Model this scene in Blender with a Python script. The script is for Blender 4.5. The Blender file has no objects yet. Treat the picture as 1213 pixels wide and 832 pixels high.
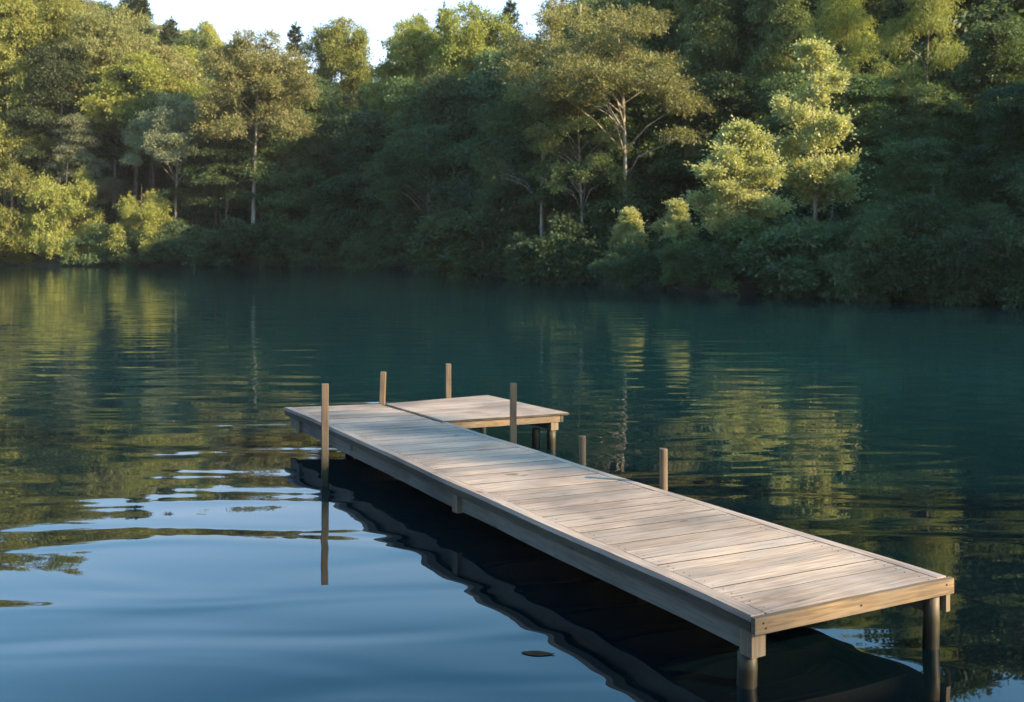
import bpy, math, random
import numpy as np
from mathutils import Vector, Matrix

# ------------------------------------------------------------------ camera, sky, sun, exposure
S = bpy.context.scene
COL = S.collection
R = math.radians
CAMH = 2.42                      # eye height over the water (m)
FPX, HZ, CX = 1250.0, 290.0, 606.5

cam_d = bpy.data.cameras.new("camera")
cam = bpy.data.objects.new("camera", cam_d); COL.objects.link(cam)
cam.location = (0, 0, CAMH); cam.rotation_euler = (R(90), 0, 0)
cam_d.sensor_width = 36; cam_d.lens = 36 * FPX / 1213
cam_d.shift_y = -(416 - HZ) / 1213
cam_d.clip_start = 0.1; cam_d.clip_end = 3000
cam_d.dof.use_dof = True; cam_d.dof.focus_distance = 7.5; cam_d.dof.aperture_fstop = 3.9
S.camera = cam

SUN = Vector((1.0, -0.40, 0.0)).normalized()
SUN_EL = R(24)
sdir = Vector((SUN.x * math.cos(SUN_EL), SUN.y * math.cos(SUN_EL), math.sin(SUN_EL)))
W = bpy.data.worlds.new("World"); S.world = W; W.use_nodes = True
wn = W.node_tree; bg = wn.nodes["Background"]
sky = wn.nodes.new("ShaderNodeTexSky"); sky.sky_type = 'NISHITA'; sky.sun_disc = False
sky.sun_elevation = SUN_EL
sky.sun_rotation = math.atan2(SUN.x, SUN.y)
sky.air_density = 1.0; sky.dust_density = 1.2; sky.ozone_density = 3.0
# thin pale haze low in the sky, clear blue higher up
tcw = wn.nodes.new("ShaderNodeTexCoord"); sxw = wn.nodes.new("ShaderNodeSeparateXYZ"); wn.links.new(tcw.outputs["Generated"], sxw.inputs[0])
rw = wn.nodes.new("ShaderNodeValToRGB"); wn.links.new(sxw.outputs[2], rw.inputs[0])
for i_, (p_, c_) in enumerate([(0.10, (1.55, 1.12, 0.93, 1)), (0.22, (1.85, 1.55, 1.4, 1)), (0.31, (1.4, 1.7, 1.6, 1)), (0.43, (0.62, 1.34, 1.38, 1))]):
    if i_ > 1: rw.color_ramp.elements.new(p_)
    rw.color_ramp.elements[i_].position = p_; rw.color_ramp.elements[i_].color = c_
mw = wn.nodes.new("ShaderNodeMix"); mw.data_type = 'RGBA'; mw.blend_type = 'MULTIPLY'; mw.inputs[0].default_value = 1
wn.links.new(sky.outputs[0], mw.inputs[6]); wn.links.new(rw.outputs[0], mw.inputs[7])
wn.links.new(mw.outputs[2], bg.inputs[0]); bg.inputs[1].default_value = 0.10
sun_d = bpy.data.lights.new("sun", 'SUN'); sun_d.energy = 5.0; sun_d.angle = R(0.5); sun_d.color = (1.0, 0.775, 0.48)
sun = bpy.data.objects.new("sun", sun_d); COL.objects.link(sun)
sun.rotation_euler = sdir.to_track_quat('Z', 'Y').to_euler(); sun.location = (60, -20, 60)
S.view_settings.view_transform = 'Standard'; S.view_settings.look = 'None'
S.view_settings.gamma = 1.0; S.view_settings.use_curve_mapping = False
S.view_settings.exposure = 1.75
S.render.engine = 'CYCLES'
cy = S.cycles
cy.use_denoising = True
cy.max_bounces = 6; cy.diffuse_bounces = 3; cy.glossy_bounces = 3; cy.transmission_bounces = 3
cy.transparent_max_bounces = 4; cy.volume_bounces = 0
cy.sample_clamp_indirect = 4.0

# ------------------------------------------------------------------ helpers
def tag(o, label=None, cat=None, group=None, kind=None):
    if label: o["label"] = label
    if cat: o["category"] = cat
    if group: o["group"] = group
    if kind: o["kind"] = kind
    return o

def empty(name, loc, rz=0, sc=1):
    o = bpy.data.objects.new(name, None); COL.objects.link(o)
    o.empty_display_size = 0.2
    o.location = loc; o.rotation_euler = (0, 0, rz); o.scale = (sc, sc, sc)
    return o

def link(name, me, parent=None):
    o = bpy.data.objects.new(name, me); COL.objects.link(o)
    if parent is not None: o.parent = parent
    return o

class MB:
    def __init__(s): s.v = []; s.f = []
    def box(s, x0, x1, y0, y1, z0, z1, warp=None, bev=0.0):
        """box with an optional chamfer on its long top edges; warp maps (x, y) -> (x, y)"""
        b = bev
        P = []
        if b > 0:
            ring = [(x0, y0 + b, z1), (x0, y0, z1 - b), (x0, y0, z0), (x0, y1, z0), (x0, y1, z1 - b), (x0, y1 - b, z1)]
            n = 6
        else:
            ring = [(x0, y0, z1), (x0, y0, z0), (x0, y1, z0), (x0, y1, z1)]; n = 4
        i0 = len(s.v)
        for (x, y, z) in ring: P.append((x, y, z))
        for (x, y, z) in ring: P.append((x1, y, z))
        for (x, y, z) in P:
            if warp: x, y = warp(x, y)
            s.v.append((x, y, z))
        s.f.append([i0 + k for k in range(n)][::-1])
        s.f.append([i0 + n + k for k in range(n)])
        for k in range(n):
            a = i0 + k; c = i0 + (k + 1) % n
            s.f.append([a, c, c + n, a + n])
    def tube(s, pts, rad, n=10, cap=True, jit=0.0, rng=None):
        pts = [Vector(p) for p in pts]
        i0 = len(s.v)
        ref = Vector((0, 1, 0.01))
        for i, p in enumerate(pts):
            d = (pts[min(i + 1, len(pts) - 1)] - pts[max(i - 1, 0)]).normalized()
            a = d.cross(ref)
            if a.length < 1e-3: a = d.cross(Vector((1, 0, 0)))
            a.normalize(); b = d.cross(a)
            for k in range(n):
                t = 2 * math.pi * k / n
                r = rad[i] * (1 + (rng.uniform(-jit, jit) if rng else 0))
                s.v.append(tuple(p + a * (math.cos(t) * r) + b * (math.sin(t) * r)))
        for i in range(len(pts) - 1):
            for k in range(n):
                a = i0 + i * n + k; b = i0 + i * n + (k + 1) % n
                s.f.append([a, b, b + n, a + n])
        if cap:
            s.f.append([i0 + k for k in range(n)][::-1])
            s.f.append([i0 + (len(pts) - 1) * n + k for k in range(n)])
    def mesh(s, name, m, smooth=False):
        me = bpy.data.meshes.new(name); me.from_pydata(s.v, [], s.f); me.update()
        me.materials.append(m)
        if smooth:
            me.polygons.foreach_set("use_smooth", [len(p.vertices) == 4 for p in me.polygons])
        return me
    def build(s, name, m, parent=None, smooth=False):
        return link(name, s.mesh(name, m, smooth), parent)

# ------------------------------------------------------------------ materials
def new_mat(name):
    m = bpy.data.materials.new(name); m.use_nodes = True
    nt = m.node_tree; p = nt.nodes["Principled BSDF"]
    return m, nt, p
def node(nt, t, **kw):
    n = nt.nodes.new(t)
    for k, v in kw.items(): setattr(n, k, v)
    return n
def ramp(nt, src, stops):
    r = node(nt, "ShaderNodeValToRGB"); e = r.color_ramp.elements
    while len(e) < len(stops): e.new(0.5)
    for i, (p, c) in enumerate(stops):
        e[i].position = p; e[i].color = (*c, 1) if len(c) == 3 else c
    nt.links.new(src, r.inputs[0]); return r
def mixc(nt, fac, a, b, mode='MIX'):
    m = node(nt, "ShaderNodeMix", data_type='RGBA', blend_type=mode)
    for s, v in ((0, fac), (6, a), (7, b)):
        if isinstance(v, bpy.types.NodeSocket): nt.links.new(v, m.inputs[s])
        else: m.inputs[s].default_value = v if s == 0 else (*v, 1)
    return m.outputs[2]

def wood(name, c_lo, c_hi, axis='x', rough=0.7, wet=False, vary=0.35):
    """sawn weathered timber: grain along axis, a tint of its own for every board, knots, stains"""
    m, nt, p = new_mat(name); L = nt.links
    tc = node(nt, "ShaderNodeTexCoord"); geo = node(nt, "ShaderNodeNewGeometry")
    off = node(nt, "ShaderNodeVectorMath", operation='SCALE'); off.inputs[0].default_value = (31, 17, 23)
    L.new(geo.outputs["Random Per Island"], off.inputs[3])
    add = node(nt, "ShaderNodeVectorMath", operation='ADD')
    L.new(tc.outputs["Object"], add.inputs[0]); L.new(off.outputs[0], add.inputs[1])
    def noise(sc, scale, det, src=add.outputs[0], dist=0.0):
        mp = node(nt, "ShaderNodeMapping"); mp.inputs["Scale"].default_value = sc
        L.new(src, mp.inputs[0])
        n = node(nt, "ShaderNodeTexNoise"); n.inputs["Scale"].default_value = scale
        n.inputs["Detail"].default_value = det; n.inputs["Distortion"].default_value = dist
        L.new(mp.outputs[0], n.inputs[0]); return n.outputs[0]
    st = {'x': (0.05, 1, 1), 'y': (1, 0.05, 1), 'z': (1, 1, 0.05)}[axis]
    st2 = {'x': (0.35, 1, 1), 'y': (1, 0.35, 1), 'z': (1, 1, 0.35)}[axis]
    grain = noise(st, 55, 6, dist=0.6)
    broad = noise(st2, 6, 3)
    stain = noise((1, 1, 1), 1.1, 4, src=tc.outputs["Object"])
    knot = noise(st2, 13, 0)
    g = ramp(nt, grain, [(0.3, c_lo), (0.72, c_hi)])
    mid = tuple((a + b) / 2 for a, b in zip(c_lo, c_hi))
    grey = tuple(sum(mid) / 3 * k for k in (1.0, 1.0, 1.02))
    b = mixc(nt, ramp(nt, broad, [(0.35, (0, 0, 0)), (0.7, (0.42,) * 3)]).outputs[0], g.outputs[0], grey)
    isl = ramp(nt, geo.outputs["Random Per Island"], [(0, (1 - vary,) * 3), (0.5, (1, 0.985, 0.97)), (1.0, (1 + vary * .4, 1 + vary * .34, 1 + vary * .28))])
    b = mixc(nt, 1.0, b, isl.outputs[0], 'MULTIPLY')
    sr = ramp(nt, stain, [(0.36, (0.56, 0.56, 0.58)), (0.50, (0.86, 0.86, 0.87)), (0.64, (1, 1, 1))])
    b = mixc(nt, 1.0, b, sr.outputs[0], 'MULTIPLY')
    kr = ramp(nt, knot, [(0.785, (1, 1, 1)), (0.84, (0.5, 0.42, 0.36))])
    b = mixc(nt, 1.0, b, kr.outputs[0], 'MULTIPLY')
    if axis != 'z':      # drying splits along the grain
        sp = noise({'x': (0.04, 1, 1), 'y': (1, 0.04, 1)}[axis], 26, 1, dist=0.2)
        s1 = ramp(nt, sp, [(0.492, (1, 1, 1)), (0.499, (0.35, 0.3, 0.26)), (0.506, (1, 1, 1))])
        s2 = ramp(nt, broad, [(0.52, (0, 0, 0)), (0.6, (1, 1, 1))])
        b = mixc(nt, s2.outputs[0], b, mixc(nt, 1.0, b, s1.outputs[0], 'MULTIPLY'))
    if wet:      # piles are dark, green and glossy just above the water line
        sx = node(nt, "ShaderNodeSeparateXYZ"); L.new(geo.outputs["Position"], sx.inputs[0])
        wob = node(nt, "ShaderNodeMath", operation='MULTIPLY_ADD'); wob.inputs[1].default_value = 0.12; L.new(broad, wob.inputs[0]); L.new(sx.outputs[2], wob.inputs[2])
        wr = ramp(nt, wob.outputs[0], [(0.12, (0.08, 0.09, 0.06)), (0.22, (0.25, 0.29, 0.16)), (0.36, (1, 1, 1))])
        b = mixc(nt, 1.0, b, wr.outputs[0], 'MULTIPLY')
    L.new(b, p.inputs["Base Color"])
    p.inputs["Roughness"].default_value = rough
    p.inputs["Specular IOR Level"].default_value = 0.3
    bp = node(nt, "ShaderNodeBump"); bp.inputs["Strength"].default_value = 0.5; bp.inputs["Distance"].default_value = 0.0025
    L.new(grain, bp.inputs["Height"]); L.new(bp.outputs[0], p.inputs["Normal"])
    return m

M_DECK = wood("deck_wood", (0.20, 0.147, 0.108), (0.48, 0.362, 0.28), 'x', 0.65, vary=0.28)
M_TRIM = wood("trim_wood", (0.22, 0.165, 0.125), (0.42, 0.32, 0.265), 'y', 0.65, vary=0.10)
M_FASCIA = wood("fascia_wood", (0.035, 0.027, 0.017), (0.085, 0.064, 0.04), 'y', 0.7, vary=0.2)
M_ENDB = wood("end_board_wood", (0.09, 0.058, 0.03), (0.22, 0.15, 0.08), 'x', 0.6, vary=0.1)
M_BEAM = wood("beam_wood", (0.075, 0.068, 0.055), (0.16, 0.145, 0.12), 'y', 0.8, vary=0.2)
M_BLOCK = wood("block_wood", (0.09, 0.066, 0.04), (0.19, 0.145, 0.09), 'z', 0.7, vary=0.2)
M_PILE = wood("pile_wood", (0.075, 0.05, 0.028), (0.17, 0.12, 0.07), 'z', 0.55, wet=True, vary=0.1)
M_POST = wood("post_wood", (0.07, 0.045, 0.025), (0.19, 0.13, 0.075), 'z', 0.6, wet=True, vary=0.15)

def grime_mat():
    m, nt, p = new_mat("board_edge_grime"); n = node(nt, "ShaderNodeTexNoise"); n.inputs["Scale"].default_value = 9; n.inputs["Detail"].default_value = 4
    tc = node(nt, "ShaderNodeTexCoord"); nt.links.new(tc.outputs["Object"], n.inputs[0])
    r = ramp(nt, n.outputs[0], [(0.3, (0.022, 0.017, 0.012)), (0.7, (0.06, 0.047, 0.035))]); nt.links.new(r.outputs[0], p.inputs["Base Color"])
    p.inputs["Roughness"].default_value = 0.9; return m
M_GRIME = grime_mat()
def nail_mat():
    m, nt, p = new_mat("nail_metal"); p.inputs["Base Color"].default_value = (0.05, 0.035, 0.025, 1)
    p.inputs["Roughness"].default_value = 0.6; p.inputs["Metallic"].default_value = 0.6; return m
M_NAIL = nail_mat()

def leaf_mat(name, c1, c2, c3, trans=0.35, gloss=0.25, ov=(0.75, 1.25), oh=.015):
    m, nt, p = new_mat(name); L = nt.links
    oi = node(nt, "ShaderNodeObjectInfo"); geo = node(nt, "ShaderNodeNewGeometry")
    n = node(nt, "ShaderNodeTexNoise"); n.inputs["Scale"].default_value = 0.35; n.inputs["Detail"].default_value = 2
    L.new(geo.outputs["Position"], n.inputs[0])
    a = mixc(nt, ramp(nt, n.outputs[0], [(0.38, (0, 0, 0)), (0.62, (1, 1, 1))]).outputs[0], c1, c2)
    b = mixc(nt, ramp(nt, geo.outputs["Random Per Island"], [(0.55, (0, 0, 0)), (1, (0.8,) * 3)]).outputs[0], a, c3)
    hv = node(nt, "ShaderNodeHueSaturation")
    mr = node(nt, "ShaderNodeMapRange"); mr.inputs[3].default_value = ov[0]; mr.inputs[4].default_value = ov[1]
    L.new(oi.outputs["Random"], mr.inputs[0]); L.new(mr.outputs[0], hv.inputs["Value"])
    fr = node(nt, "ShaderNodeMath", operation='FRACT'); mu = node(nt, "ShaderNodeMath", operation='MULTIPLY'); mu.inputs[1].default_value = 7.31
    L.new(oi.outputs["Random"], mu.inputs[0]); L.new(mu.outputs[0], fr.inputs[0])
    mr2 = node(nt, "ShaderNodeMapRange"); mr2.inputs[3].default_value = 0.5 - oh; mr2.inputs[4].default_value = 0.5 + oh
    L.new(fr.outputs[0], mr2.inputs[0]); L.new(mr2.outputs[0], hv.inputs["Hue"])
    L.new(b, hv.inputs["Color"])
    L.new(hv.outputs[0], p.inputs["Base Color"])
    p.inputs["Roughness"].default_value = 0.55; p.inputs["Specular IOR Level"].default_value = gloss
    tr = node(nt, "ShaderNodeBsdfTranslucent")
    tcol = mixc(nt, 1.0, hv.outputs[0], (1.25, 1.25, 0.6), 'MULTIPLY'); L.new(tcol, tr.inputs[0])
    mx = node(nt, "ShaderNodeMixShader"); mx.inputs[0].default_value = trans
    L.new(p.outputs[0], mx.inputs[1]); L.new(tr.outputs[0], mx.inputs[2])
    L.new(mx.outputs[0], nt.nodes["Material Output"].inputs[0])
    return m
M_LEAF = leaf_mat("leaf_green", (0.058, 0.092, 0.038), (0.080, 0.115, 0.044), (0.12, 0.15, 0.062), ov=(0.55, 1.5), oh=.02)
M_LEAF_Y = leaf_mat("leaf_golden", (0.19, 0.215, 0.05), (0.24, 0.245, 0.065), (0.32, 0.31, 0.11), 0.4)
M_LEAF_O = leaf_mat("leaf_olive", (0.165, 0.17, 0.065), (0.20, 0.195, 0.075), (0.27, 0.25, 0.12), 0.35)
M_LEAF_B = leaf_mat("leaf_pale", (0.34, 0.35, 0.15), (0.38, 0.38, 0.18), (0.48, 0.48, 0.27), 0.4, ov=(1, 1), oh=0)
M_LEAF_G = leaf_mat("leaf_silver", (0.15, 0.17, 0.09), (0.19, 0.20, 0.12), (0.27, 0.28, 0.19), 0.35)
M_NEEDLE = leaf_mat("needle_green", (0.035, 0.055, 0.03), (0.055, 0.07, 0.035), (0.08, 0.09, 0.05), 0.15)
M_BUSH = leaf_mat("leaf_bush", (0.05, 0.082, 0.040), (0.068, 0.105, 0.048), (0.10, 0.135, 0.065), 0.3, ov=(0.65, 1.4))

def bark_mat(name, c1, c2):
    m, nt, p = new_mat(name); L = nt.links
    tc = node(nt, "ShaderNodeTexCoord"); mp = node(nt, "ShaderNodeMapping"); mp.inputs["Scale"].default_value = (1, 1, 0.25)
    L.new(tc.outputs["Object"], mp.inputs[0])
    n = node(nt, "ShaderNodeTexNoise"); n.inputs["Scale"].default_value = 6; n.inputs["Detail"].default_value = 6; L.new(mp.outputs[0], n.inputs[0])
    r = ramp(nt, n.outputs[0], [(0.35, c1), (0.7, c2)]); L.new(r.outputs[0], p.inputs["Base Color"])
    p.inputs["Roughness"].default_value = 0.85
    bp = node(nt, "ShaderNodeBump"); bp.inputs["Distance"].default_value = 0.03; L.new(n.outputs[0], bp.inputs["Height"]); L.new(bp.outputs[0], p.inputs["Normal"])
    return m
M_BARK = bark_mat("bark_brown", (0.06, 0.045, 0.035), (0.20, 0.16, 0.12))
M_BARKP = bark_mat("bark_pale", (0.13, 0.11, 0.085), (0.38, 0.33, 0.27))

def ground_mat():
    m, nt, p = new_mat("forest_floor"); L = nt.links
    geo = node(nt, "ShaderNodeNewGeometry")
    n = node(nt, "ShaderNodeTexNoise"); n.inputs["Scale"].default_value = 0.6; n.inputs["Detail"].default_value = 8; L.new(geo.outputs["Position"], n.inputs[0])
    r = ramp(nt, n.outputs[0], [(0.35, (0.015, 0.012, 0.008)), (0.55, (0.028, 0.032, 0.014)), (0.75, (0.045, 0.036, 0.022))])
    L.new(r.outputs[0], p.inputs["Base Color"]); p.inputs["Roughness"].default_value = 0.95
    bp = node(nt, "ShaderNodeBump"); bp.inputs["Distance"].default_value = 0.2; L.new(n.outputs[0], bp.inputs["Height"]); L.new(bp.outputs[0], p.inputs["Normal"])
    return m
M_GROUND = ground_mat()

def water_mat():
    m, nt, p = new_mat("lake_water"); L = nt.links
    p.inputs["Base Color"].default_value = (0.0025, 0.022, 0.026, 1)
    p.inputs["Roughness"].default_value = 0.015; p.inputs["IOR"].default_value = 1.47
    geo = node(nt, "ShaderNodeNewGeometry")
    # blue green far out; shade around the dock painted near black into the colour
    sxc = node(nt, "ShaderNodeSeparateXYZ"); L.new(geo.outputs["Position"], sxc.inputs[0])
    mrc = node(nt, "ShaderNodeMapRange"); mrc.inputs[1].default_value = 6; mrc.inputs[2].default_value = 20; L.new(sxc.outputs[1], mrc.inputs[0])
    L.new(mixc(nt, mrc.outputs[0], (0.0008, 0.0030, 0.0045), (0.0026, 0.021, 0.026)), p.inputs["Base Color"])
    def nz(sc, rot, scale, det, dist=0.0):
        mp = node(nt, "ShaderNodeMapping"); mp.inputs["Scale"].default_value = sc; mp.inputs["Rotation"].default_value = (0, 0, rot)
        L.new(geo.outputs["Position"], mp.inputs[0])
        n = node(nt, "ShaderNodeTexNoise"); n.inputs["Scale"].default_value = scale; n.inputs["Detail"].default_value = det
        n.inputs["Distortion"].default_value = dist
        L.new(mp.outputs[0], n.inputs[0]); return n.outputs[0]
    swell = nz((0.30, 1.0, 1), R(-9), 1.35, 0.8, 0.6)
    rip = nz((0.28, 1.0, 1), R(6), 3.4, 2.0, 0.4)
    # fine ripples only where a breath of wind touches the water, the lower left lies calm
    patch = nz((0.6, 1.0, 1), 0.3, 0.10, 2.0)
    sx = node(nt, "ShaderNodeSeparateXYZ"); L.new(geo.outputs["Position"], sx.inputs[0])
    mr = node(nt, "ShaderNodeMapRange"); mr.inputs[1].default_value = 6; mr.inputs[2].default_value = 22; mr.inputs[3].default_value = 0.22; mr.inputs[4].default_value = 1.0
    L.new(sx.outputs[1], mr.inputs[0])
    mrx = node(nt, "ShaderNodeMapRange"); mrx.inputs[1].default_value = 1.5; mrx.inputs[2].default_value = 4.5; mrx.inputs[3].default_value = 0.0; mrx.inputs[4].default_value = 0.7
    L.new(sx.outputs[0], mrx.inputs[0])
    mx = node(nt, "ShaderNodeMath", operation='MAXIMUM'); L.new(mr.outputs[0], mx.inputs[0]); L.new(mrx.outputs[0], mx.inputs[1])
    pr = ramp(nt, patch, [(0.35, (0.35,) * 3), (0.65, (1,) * 3)])
    m1 = node(nt, "ShaderNodeMath", operation='MULTIPLY'); L.new(mx.outputs[0], m1.inputs[0]); L.new(pr.outputs[0], m1.inputs[1])
    m2 = node(nt, "ShaderNodeMath", operation='MULTIPLY'); L.new(m1.outputs[0], m2.inputs[0]); L.new(rip, m2.inputs[1])
    b1 = node(nt, "ShaderNodeBump"); b1.inputs["Strength"].default_value = 1; b1.inputs["Distance"].default_value = 0.019; L.new(swell, b1.inputs["Height"])
    b2 = node(nt, "ShaderNodeBump"); b2.inputs["Strength"].default_value = 1; b2.inputs["Distance"].default_value = 0.0025; L.new(m2.outputs[0], b2.inputs["Height"])
    L.new(b1.outputs[0], b2.inputs["Normal"]); L.new(b2.outputs[0], p.inputs["Normal"])
    return m
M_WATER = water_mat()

# ------------------------------------------------------------------ lake and terrain
SHORE = [(-140, -60), (-112, 40), (-92, 88), (-74, 110), (-58, 121), (-38, 117), (-19, 112), (-8.6, 101), (-0.4, 76),
         (4.8, 65), (8.9, 57), (10.2, 52), (13.6, 50), (16.4, 46), (20.7, 42.6), (27, 36), (37, 27), (48, 10), (52, -20), (44, -45), (0, -60), (-70, -75)]
def shore_sd(x, y):
    """signed distance to the shore line, positive inland (numpy arrays)"""
    x = np.asarray(x, float); y = np.asarray(y, float)
    d = np.full(x.shape, 1e9); inside = np.zeros(x.shape, bool)
    n = len(SHORE)
    for i in range(n):
        ax, ay = SHORE[i]; bx, by = SHORE[(i + 1) % n]
        ex, ey = bx - ax, by - ay
        t = np.clip(((x - ax) * ex + (y - ay) * ey) / (ex * ex + ey * ey), 0, 1)
        d = np.minimum(d, np.hypot(x - ax - t * ex, y - ay - t * ey))
        if ay != by:
            c = ((ay > y) != (by > y)) & (x < (bx - ax) * (y - ay) / (by - ay) + ax)
            inside ^= c
    return np.where(inside, -d, d)
def wob(x, y):
    return (np.sin(x * .31 + 1.3) * np.cos(y * .27) * 0.5 + np.sin(x * .093 - y * .071 + 2) * 1.0 + np.sin(x * .9 + y * .7) * .12)
def ground_z(x, y):
    x = np.asarray(x, float); y = np.asarray(y, float)
    s = shore_sd(x, y) + 0.5 * np.sin(x * .55 + y * .3) + 0.3 * np.sin(x * 1.3 - y * 1.1)
    k = np.clip((-x - 32) / 25, 0, 1)
    slope = 0.27 + 0.30 * k
    slope = np.where(y < 36, 0.12 + 0.15 * np.clip((y - 5) / 20, 0, 1), slope)
    top = 90.0
    ss = np.clip(s, 0, None)
    z = 0.45 * np.clip(s / 0.8, 0, 1) + slope * top * (1 - np.exp(-ss / top)) + wob(x, y) * np.clip(s / 14, 0, 1)
    z = np.where(s < 0, np.clip(s * 0.45, -4, 0) - 0.05, z)
    return z
def gz(x, y): return float(ground_z(np.array([x]), np.array([y]))[0])
def grid_mesh(name, xs, ys, zf, m):
    X, Y = np.meshgrid(xs, ys); Z = zf(X, Y)
    v = np.stack([X.ravel(), Y.ravel(), Z.ravel()], 1)
    nx, ny = len(xs), len(ys)
    i = (np.arange(ny - 1)[:, None] * nx + np.arange(nx - 1)[None, :]).ravel()
    f = np.stack([i, i + 1, i + 1 + nx, i + nx], 1)
    me = np_mesh(name, v, f, m); me.polygons.foreach_set("use_smooth", [True] * len(f)); return me
def np_mesh(name, v, f, m):
    me = bpy.data.meshes.new(name)
    nv, nf, k = len(v), len(f), f.shape[1]
    me.vertices.add(nv); me.vertices.foreach_set("co", np.ascontiguousarray(v, np.float32).ravel())
    me.loops.add(nf * k); me.loops.foreach_set("vertex_index", np.ascontiguousarray(f, np.int32).ravel())
    me.polygons.add(nf); me.polygons.foreach_set("loop_start", np.arange(0, nf * k, k, dtype=np.int32))
    me.update(calc_edges=True); me.materials.append(m); return me
def spaced(lo, a, b, hi, fine, coarse):
    return np.concatenate([np.linspace(lo, a, coarse, endpoint=False), np.arange(a, b, fine), np.linspace(b, hi, coarse)])
xs = spaced(-1500, -150, 110, 1500, 1.0, 16); ys = spaced(-1200, -80, 200, 1800, 1.0, 16)
tag(link("ground", grid_mesh("ground", xs, ys, ground_z, M_GROUND)), "dark forest floor sloping up from the lake", kind="structure")
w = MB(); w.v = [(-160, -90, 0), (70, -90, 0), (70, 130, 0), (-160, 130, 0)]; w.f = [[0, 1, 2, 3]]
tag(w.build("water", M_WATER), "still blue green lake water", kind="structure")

# ------------------------------------------------------------------ foliage
def leaves(base, d, size, rng, elong=0.55, up=0.25):
    """one small pointed leaf face at each point; d = direction it grows in"""
    n = len(base)
    nrm = rng.normal(size=(n, 3)); nrm[:, 2] = np.abs(nrm[:, 2]) + up * 2
    dd = d + rng.normal(size=(n, 3)) * 0.55
    dd /= np.linalg.norm(dd, axis=1, keepdims=True)
    side = np.cross(nrm, dd); side /= np.linalg.norm(side, axis=1, keepdims=True) + 1e-9
    s = size * rng.uniform(0.6, 1.35, (n, 1))
    tip = base + dd * s; mid = base + dd * s * 0.45
    v = np.stack([base, mid + side * s * elong / 2, tip, mid - side * s * elong / 2], 1).reshape(-1, 3)
    f = np.arange(n * 4).reshape(-1, 4)
    return v, f
def sprays(pads, ntw, nleaf, size, rng, droop=0.25, elong=0.55):
    """pads (cx cy cz rx ry rz): twigs radiate from each pad's heart, leaves sit along the twigs"""
    pads = np.asarray(pads, float)
    vol = (pads[:, 3] * pads[:, 4] * pads[:, 5]) ** (2 / 3)
    w = vol / vol.sum()
    T = int(ntw * len(pads))
    pi = rng.choice(len(pads), T, p=w)
    P = pads[pi]
    u = rng.normal(size=(T, 3)); u[:, 2] += 0.15; u /= np.linalg.norm(u, axis=1, keepdims=True)
    ln = rng.uniform(0.65, 1.12, (T, 1))
    V, D = [], []
    for j in range(nleaf):
        t = 0.35 + 0.65 * (j + rng.uniform(0, 1, (T, 1))) / nleaf
        q = u * P[:, 3:6] * ln * t
        q[:, 2:3] -= droop * (t ** 2) * P[:, 5:6] * (np.hypot(u[:, 0:1], u[:, 1:2]))
        V.append(P[:, :3] + q + rng.normal(size=(T, 3)) * size * 0.55)
        dd = u.copy(); dd[:, 2] -= droop * t[:, 0]; D.append(dd)
    return leaves(np.concatenate(V), np.concatenate(D), size, rng, elong)

def trunk_mesh(name, H, z0, pads, rng, mat, r0, split=False, lean=0.0, nl=22):
    mb = MB(); rr = random.Random(int(rng.integers(1e6)))
    ph = rr.uniform(0, 6)
    def ax(z): t = z / H; return Vector((math.sin(t * 3.2 + ph) * 0.035 * H * t + lean * z, math.cos(t * 2.6 + ph) * 0.03 * H * t, z))
    n = 9; zt = H * 0.93
    mb.tube([ax(-0.8 + (zt + 0.8) * i / n) for i in range(n + 1)], [r0 * (1.35 if i == 0 else 1) * (1 - 0.88 * i / n) for i in range(n + 1)], 8)
    P = np.asarray(pads); idx = rng.permutation(len(P))[:nl]
    for i in idx:
        c = Vector(P[i, :3]); h = math.hypot(c.x, c.y)
        zs = max(z0 * 0.75, min(c.z - h * rr.uniform(0.35, 0.9), H * 0.85))
        a = ax(zs); d = c - a
        t = zs / H; rb = r0 * (1 - 0.85 * t) * 0.5
        m1 = a + d * 0.35 + Vector((rr.uniform(-.1, .1), rr.uniform(-.1, .1), 0.10)) * d.length
        m2 = a + d * 0.7 + Vector((rr.uniform(-.08, .08), rr.uniform(-.08, .08), 0.05)) * d.length
        mb.tube([a, m1, m2, c], [rb, rb * .7, rb * .42, rb * .15], 5)
        for k in range(3):          # side twigs reach into the leaf sprays
            e = c + Vector((rr.uniform(-1, 1) * P[i, 3], rr.uniform(-1, 1) * P[i, 4], rr.uniform(-.4, .8) * P[i, 5]))
            mb.tube([m2, (m2 + e) * .5 + Vector((0, 0, .1)), e], [rb * .35, rb * .22, rb * .06], 4, cap=False)
    return mb.mesh(name, mat, True)

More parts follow.
